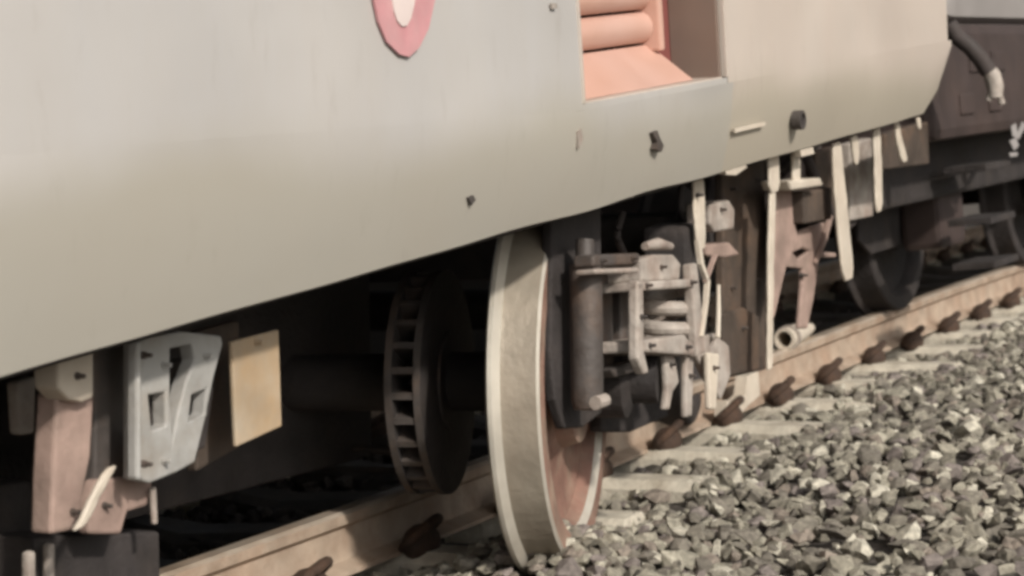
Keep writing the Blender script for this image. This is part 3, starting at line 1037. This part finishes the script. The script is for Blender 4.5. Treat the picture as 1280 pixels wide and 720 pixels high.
# frame, springs and dampers, set square to the wheelset
BT = Z.cross(AX).normalized()          # along the bogie, away from the viewer
BU = AX.cross(BT).normalized()
def B(a, t, z):                          # axial from the wheel centre (outwards), along, up
    return WC + AX * a + BT * t + BU * z
def bbox_(name, a0, a1, t0, t1, z0, z1, m, bev=0.01):
    bm = bmesh.new()
    lbox(bm, t0, t1, a0, a1, z0, z1, bev, F=lambda x, y, z: B(y, x, z))
    return link(name, bm, m, bogie)
bbox_('bogie_frame', 0.20, 0.34, 0.42, 2.3, 0.22, 0.40, 'under', 0.02)
bbox_('bogie_frame', -1.9, -1.76, 0.42, 2.3, 0.22, 0.40, 'under', 0.02)
bbox_('cross_bearer', -1.9, 0.20, 1.1, 1.4, 0.20, 0.40, 'under', 0.02)
bm = bmesh.new()
tube(bm, [B(0.11, 0, 0), B(0.13, 0, 0), B(0.21, 0, 0), B(0.23, 0, 0)], [0.08, 0.105, 0.105, 0.07], 24)
link('axle_box', bm, 'under', bogie, smooth=True)
# brake rod running towards the dark far wheel
bm = bmesh.new()
pts = [at(340, 566, 6.5), at(400, 562, 6.45), at(450, 561, 6.4), at(500, 566, 6.38)]
tube(bm, pts, 0.012, 10)
link('brake_rod', bm, 'iron', bogie, smooth=True)
bm = bmesh.new()
pts = [at(330, 590, 6.6), at(420, 586, 6.5), at(500, 588, 6.42)]
tube(bm, pts, 0.009, 10)
link('brake_rod', bm, 'iron', bogie, smooth=True)
# pieces on the near face, laid on a plane just outside the wheel
def bp(px, py, off=0.0):
    return on_plane(px, py, B(0.30 + off, 0, 0), N)
def NP(off):
    return lambda x, y, ins: on_plane(x, y, WC + N * (0.36 - ins), N)
SN = NP(0)
def npoly(name, pxs, ins, th, m, holes=(), label=None):
    bm = bmesh.new()
    poly(bm, pxs, ins, th, holes, S_=SN, dirv=-N)
    return soften(link(name, bm, m, bogie, label=label), th)
def ntube(name, pxs, ins, rpx, m, seg=14):
    bm = bmesh.new()
    pts = [SN(x, y, ins) for x, y in pxs]
    rr = [(r if isinstance(rpx, (list, tuple)) else rpx) * p.y / FPX for p, r in zip(pts, rpx if isinstance(rpx, (list, tuple)) else [rpx] * len(pts))]
    tube(bm, pts, rr, seg)
    return link(name, bm, m, bogie, smooth=True)
ntube('damper', [(731, 300), (731, 330), (732, 331), (734, 500), (734, 512)], 0.10, [12, 12, 21, 21, 17], 'iron')
ntube('damper_bolt', [(744, 504), (756, 500)], 0.06, 9, 'dust', 10)
npoly('face_shade_plate', [(690, 262), (752, 258), (753, 516), (730, 534), (706, 536), (694, 500), (688, 440)], 0.17, 0.03, 'under')  # dark plate added as the shadow on the upper wheel face
npoly('frame_arm', [(742, 318), (800, 316), (800, 330), (742, 333)], 0.05, 0.06, 'iron')
npoly('frame_arm', [(744, 336), (800, 334), (800, 341), (744, 343)], 0.02, 0.06, 'dust')
npoly('frame_web', [(752, 344), (766, 343), (768, 462), (754, 465)], 0.14, 0.05, 'iron')
npoly('frame_web', [(776, 343), (790, 342), (790, 440), (778, 458)], 0.16, 0.05, 'iron')
npoly('frame_foot', [(765, 462), (800, 448), (806, 462), (770, 472)], 0.08, 0.05, 'iron')
npoly('guard_plate', [(752, 470), (830, 452), (836, 520), (790, 540), (752, 540)], 0.30, 0.04, 'under')
# spring nest
npoly('spring_cap', [(802, 324), (818, 318), (842, 318), (852, 330), (850, 350), (802, 352)], 0.04, 0.12, 'dust')
ntube('spring_cap', [(806, 308), (822, 305), (838, 308)], 0.05, [5, 8, 5], 'dust')
npoly('spring_plate', [(797, 352), (872, 348), (872, 359), (797, 364)], 0.00, 0.16, 'dust')
npoly('spring_plate', [(804, 425), (856, 418), (872, 436), (866, 444), (804, 440)], 0.00, 0.16, 'dust')
bm = bmesh.new()
top, bot = SN(829, 362, 0.10), SN(830, 426, 0.10)
pts = []
for k in range(73):
    f = k / 72
    a = f * 2 * math.pi * 2.5
    c = top.lerp(bot, f)
    pts.append(c + N * (0.062 * math.cos(a)) + T * (0.062 * math.sin(a)))
tube(bm, pts, 0.021, 10)
link('coil_spring', bm, 'dust', bogie, smooth=True)
npoly('spring_post', [(797, 350), (805, 350), (806, 440), (812, 466), (806, 468), (797, 448)], 0.0, 0.03, 'dust')
npoly('spring_post', [(864, 330), (872, 328), (884, 440), (872, 446)], 0.0, 0.03, 'dust')
npoly('hanger_leg', [(832, 444), (844, 444), (850, 478), (842, 490), (838, 512), (832, 512), (835, 486)], 0.04, 0.02, 'dust')
npoly('hanger_leg', [(858, 444), (868, 446), (866, 520), (858, 522)], 0.03, 0.02, 'dust')
npoly('hanger_leg', [(886, 440), (900, 442), (896, 512), (888, 512)], 0.03, 0.02, 'cream')
npoly('lower_link', [(868, 424), (894, 416), (912, 432), (914, 470), (902, 500), (884, 470), (872, 446)], 0.06, 0.025, 'dust', holes=([(888, 424), (896, 424), (894, 432), (888, 431)],))
bm = bmesh.new()
for pxs, w in (([(872, 300), (876, 330), (884, 352), (882, 380), (876, 420)], [9, 9, 8, 7, 8]),):
    pts = [SN(x, y, 0.0) for x, y in pxs]
    strap(bm, pts, [k * p.y / FPX for k, p in zip(w, pts)], 0.012, T, N)
link('twisted_strap', bm, 'cream', bogie)
bm = bmesh.new()
pts = [SN(x, y, 0.0) for x, y in ((894, 318), (886, 340), (882, 352))]
strap(bm, pts, 0.015, 0.012, T, N)
link('twisted_strap', bm, 'pink', bogie)
ntube('pull_rod', [(898, 356), (898, 390), (897, 422)], 0.03, [2.4, 3.2, 3.6], 'cream', 8)
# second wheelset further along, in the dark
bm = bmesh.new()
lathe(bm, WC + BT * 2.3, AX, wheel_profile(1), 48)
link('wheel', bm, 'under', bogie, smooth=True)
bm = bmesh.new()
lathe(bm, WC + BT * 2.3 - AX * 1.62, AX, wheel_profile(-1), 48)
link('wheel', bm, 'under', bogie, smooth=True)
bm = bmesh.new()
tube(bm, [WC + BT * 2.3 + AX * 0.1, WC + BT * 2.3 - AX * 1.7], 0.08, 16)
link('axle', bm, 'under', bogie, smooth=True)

# bolts
def bolt(parent, p, axis, rad, m):
    bm = bmesh.new()
    tube(bm, [p - axis * 0.010, p + axis * 0.004], rad * 1.5, 14)
    tube(bm, [p, p + axis * 0.016, p + axis * 0.019], [rad, rad, rad * 0.8], 6)
    return link('bolt', bm, m, parent)
for x, y, ins, m in ((180, 444, 0.13, 'iron'), (180, 580, 0.13, 'iron'), (204, 456, 0.16, 'grey'), (256, 444, 0.16, 'grey'), (204, 576, 0.16, 'grey'), (320, 428, 0.18, 'tan'),
                     (96, 470, 0.14, 'iron'), (90, 640, 0.17, 'iron'), (130, 632, 0.22, 'iron'), (914, 236, 0.22, 'iron'), (946, 226, 0.22, 'iron'), (914, 360, 0.22, 'iron'), (946, 350, 0.22, 'iron'), (928, 410, 0.19, 'iron'), (901, 262, 0.12, 'iron'), (872, 244, 0.09, 'iron'), (1003, 344, 0.16, 'iron')):
    bolt(car, S(x, y, ins), -EY, 0.0048, m)
for x, y, ins in ((808, 357, 0.0), (864, 353, 0.0), (812, 432, 0.0), (858, 434, 0.0), (801, 396, 0.0), (752, 326, 0.05), (790, 323, 0.05), (838, 456, 0.04), (862, 470, 0.03), (892, 460, 0.03), (826, 334, 0.04)):
    bolt(bogie, SN(x, y, ins), N, 0.005, 'iron')
# brake hoses looping from the underframe to the bogie
for pts in (((852, 232), (850, 262), (856, 296), (850, 326), (838, 344)), ((778, 266), (772, 296), (784, 330), (782, 372), (790, 402))):
    bm = bmesh.new()
    c = [S(x, y, 0.30) for x, y in pts]
    fine = []
    for i in range(len(c) - 1):
        p0, p1, p2, p3 = c[max(i - 1, 0)], c[i], c[i + 1], c[min(i + 2, len(c) - 1)]
        for q in range(6):
            f = q / 6
            fine.append(0.5 * ((2 * p1) + (p2 - p0) * f + (2 * p0 - 5 * p1 + 4 * p2 - p3) * f * f + (3 * p1 - p0 - 3 * p2 + p3) * f ** 3))
    fine.append(c[-1])
    tube(bm, fine, 0.011, 10)
    link('brake_hose', bm, 'rubber', bogie, smooth=True)

# ------------------------------------------------------------------ loose wreckage on the rail
def rail_at(px, z):
    """point of the near rail at picture column px"""
    n = Vector((0, 0, 0))
    best = None
    for k in range(1400):
        t = -6 + 0.01 * k
        p = trk(t, 0.0, z)
        q = project(p)
        if q and (best is None or abs(q[0] - px) < best[0]):
            best = (abs(q[0] - px), t)
    return best[1]
ta, tb = rail_at(972, 0.24), rail_at(1012, 0.24)
pipe = thing('broken_pipe', 'short pale broken pipe lying on the rail head below the steps', 'pipe', trk(ta, 0, 0.207))
bm = bmesh.new()
d = (trk(tb, -0.01, 0) - trk(ta, 0.03, 0)).normalized()
lathe(bm, trk((ta + tb) / 2, 0.01, 0.25), d, [(-0.20, 0.034), (-0.20, 0.046), (0.02, 0.044), (0.10, 0.038), (0.24, 0.022), (0.24, 0.012), (0.1, 0.028), (0.02, 0.034)], 24)
link('pipe_wall', bm, 'cream', pipe, smooth=True)
bm = bmesh.new()
lathe(bm, trk((ta + tb) / 2, 0.01, 0.25), d, [(-0.15, 0.045), (-0.15, 0.053), (-0.115, 0.053), (-0.115, 0.045)], 24)
link('collar', bm, 'dust', pipe, smooth=True)
te = rail_at(938, 0.1)
shoe = thing('broken_brake_shoe', 'small pale L-shaped broken casting leaning on the rail foot beside the brown plate', 'casting', trk(te, 0.12, 0.03))
def RP(x, y, ins):
    return on_plane(x, y, trk(te, 0.14 - ins, 0), N)
bm = bmesh.new()
poly(bm, [(934, 470), (948, 464), (950, 494), (936, 506), (922, 522), (908, 520), (908, 500), (920, 504), (932, 492)], 0.0, 0.05, S_=RP, dirv=-N)
link('casting_body', bm, 'cream', shoe)
bm = bmesh.new()
pc = RP(926, 500, -0.002)
lathe(bm, pc, N, [(-0.01, 0.004), (-0.01, 0.014), (0.008, 0.014), (0.008, 0.004)], 16)
link('bolt', bm, 'iron', shoe)

# ------------------------------------------------------------------ dark vehicle coupled beyond the carriage
tv = (C0 - R0).dot(T) + 1.0
loco = thing('coupled_vehicle', 'dark vehicle with pale upper body standing beyond the carriage end', 'rail vehicle', trk(tv + 5, -0.8, 0.2))
def V3(x, y, z):
    return trk(tv + x, 0.72 - y, z)
bm = bmesh.new()
lbox(bm, 0, 11, 0, 3.1, 1.02, 1.52, 0.05, F=V3)
link('lower_body', bm, 'loco', loco)
bm = bmesh.new()
lbox(bm, 0.55, 11, 0.06, 3.04, 1.523, 3.6, 0.16, F=V3)
link('upper_body', bm, 'lightgrey', loco)
bm = bmesh.new()
lbox(bm, 0.1, 10.9, 0.3, 2.8, 0.75, 1.02, 0.02, F=V3)
link('underframe', bm, 'under', loco)
bm = bmesh.new()
lbox(bm, -0.12, 0.0, 0.5, 2.6, 0.8, 1.45, 0.03, F=V3)
link('buffer_beam', bm, 'rubber', loco)
def lw(x, y):
    bm = bmesh.new()
    lathe(bm, V3(x, y, 0.66), N, wheel_profile(1), 40)
    link('wheel', bm, 'under', loco, smooth=True)
for x in (1.3, 3.7):
    lw(x, 0.72)
    lw(x, 2.34)
    bm = bmesh.new()
    tube(bm, [V3(x, 0.6, 0.66), V3(x, 2.5, 0.66)], 0.08, 12)
    link('axle', bm, 'under', loco, smooth=True)
    bm = bmesh.new()
    lbox(bm, x - 0.2, x + 0.2, 0.36, 0.56, 0.50, 0.80, 0.03, F=V3)
    link('axle_box', bm, 'loco', loco)
bm = bmesh.new()
lbox(bm, 0.6, 4.4, 0.38, 0.54, 0.80, 0.93, 0.02, F=V3)
link('bogie_frame', bm, 'loco', loco)
for z in (0.42, 0.62, 0.86):
    bm = bmesh.new()
    lbox(bm, 0.75, 1.15, 0.02, 0.22, z, z + 0.03, 0.004, F=V3)
    link('step', bm, 'under', loco)
# buffer, jumper cable and draw hook in the gap
bm = bmesh.new()
lathe(bm, V3(-0.14, 0.55, 1.12), -T, [(-0.02, 0.0), (-0.02, 0.10), (0.22, 0.10), (0.22, 0.075), (0.42, 0.075), (0.42, 0.17), (0.46, 0.16), (0.47, 0.0)], 28)
link('buffer', bm, 'under', loco, smooth=True)
bm = bmesh.new()
lbox(bm, -0.42, -0.12, 1.4, 1.7, 0.92, 1.16, 0.04, F=V3)
link('draw_hook', bm, 'under', loco)
for a_, z_, d_ in ((0.85, 1.34, 0.30), (0.95, 1.22, 0.42), (0.30, 1.02, 0.30)):
    bm = bmesh.new()
    tube(bm, [V3(-0.75 + 0.75 * k / 12, a_, z_ - d_ * math.sin(math.pi * k / 12)) for k in range(13)], 0.02, 10)
    link('jumper_cable', bm, 'rubber', loco, smooth=True)
for x_, z_ in ((0.55, 1.3), (0.9, 1.3), (0.35, 1.12), (0.8, 1.12)):
    bm = bmesh.new()
    lbox(bm, x_, x_ + 0.2, -0.012, 0.02, z_, z_ + 0.09, 0.006, F=V3)
    link('access_cover', bm, 'loco', loco)
# illegible white marks painted on the side
def VP(x, y, ins):
    return on_plane(x, y, V3(0, 0, 1) + N * (0.004 - ins), N)
for q in ([(1264, 158), (1270, 154), (1272, 166), (1278, 152), (1283, 156), (1274, 174), (1266, 170)], [(1262, 176), (1270, 172), (1274, 182), (1268, 188)], [(1262, 191), (1272, 190), (1272, 195), (1263, 196)]):
    bm = bmesh.new()
    poly(bm, q, 0.0, 0.003, S_=VP, dirv=-N)
    link('painted_mark', bm, 'lightgrey', loco)
# gangway bellows at the carriage end: rubber folds
for k in range(5):
    bm = bmesh.new()
    x = XE + 0.02 + 0.11 * k
    lbox(bm, x, x + 0.085, 0.75, 2.5, 0.35, 2.5, 0.03)
    link('bellows_fold', bm, 'rubber', car)
# hose hanging between the vehicles with a pale coupling
hose = thing('coupling_hose', 'dark rubber hose with pale grey coupling hanging between the two vehicles', 'hose', at(1240, 130, 8.9))
def HP(x, y):
    return at(x, y, 8.75)
bm = bmesh.new()
tube(bm, [HP(1186, 30), HP(1196, 46), HP(1212, 58), HP(1226, 74), HP(1236, 90)], 0.034, 14)
link('hose_body', bm, 'rubber', hose, smooth=True)
bm = bmesh.new()
tube(bm, [HP(1234, 84), HP(1240, 94), HP(1244, 108), HP(1244, 122)], [0.026, 0.036, 0.036, 0.030], 12)
tube(bm, [HP(1238, 116), HP(1236, 126)], 0.014, 8)
tube(bm, [HP(1248, 116), HP(1253, 130)], 0.014, 8)
link('coupling_head', bm, 'dust', hose, smooth=True)

for o in bpy.data.objects:
    if 'wpos' in o:
        del o['wpos']
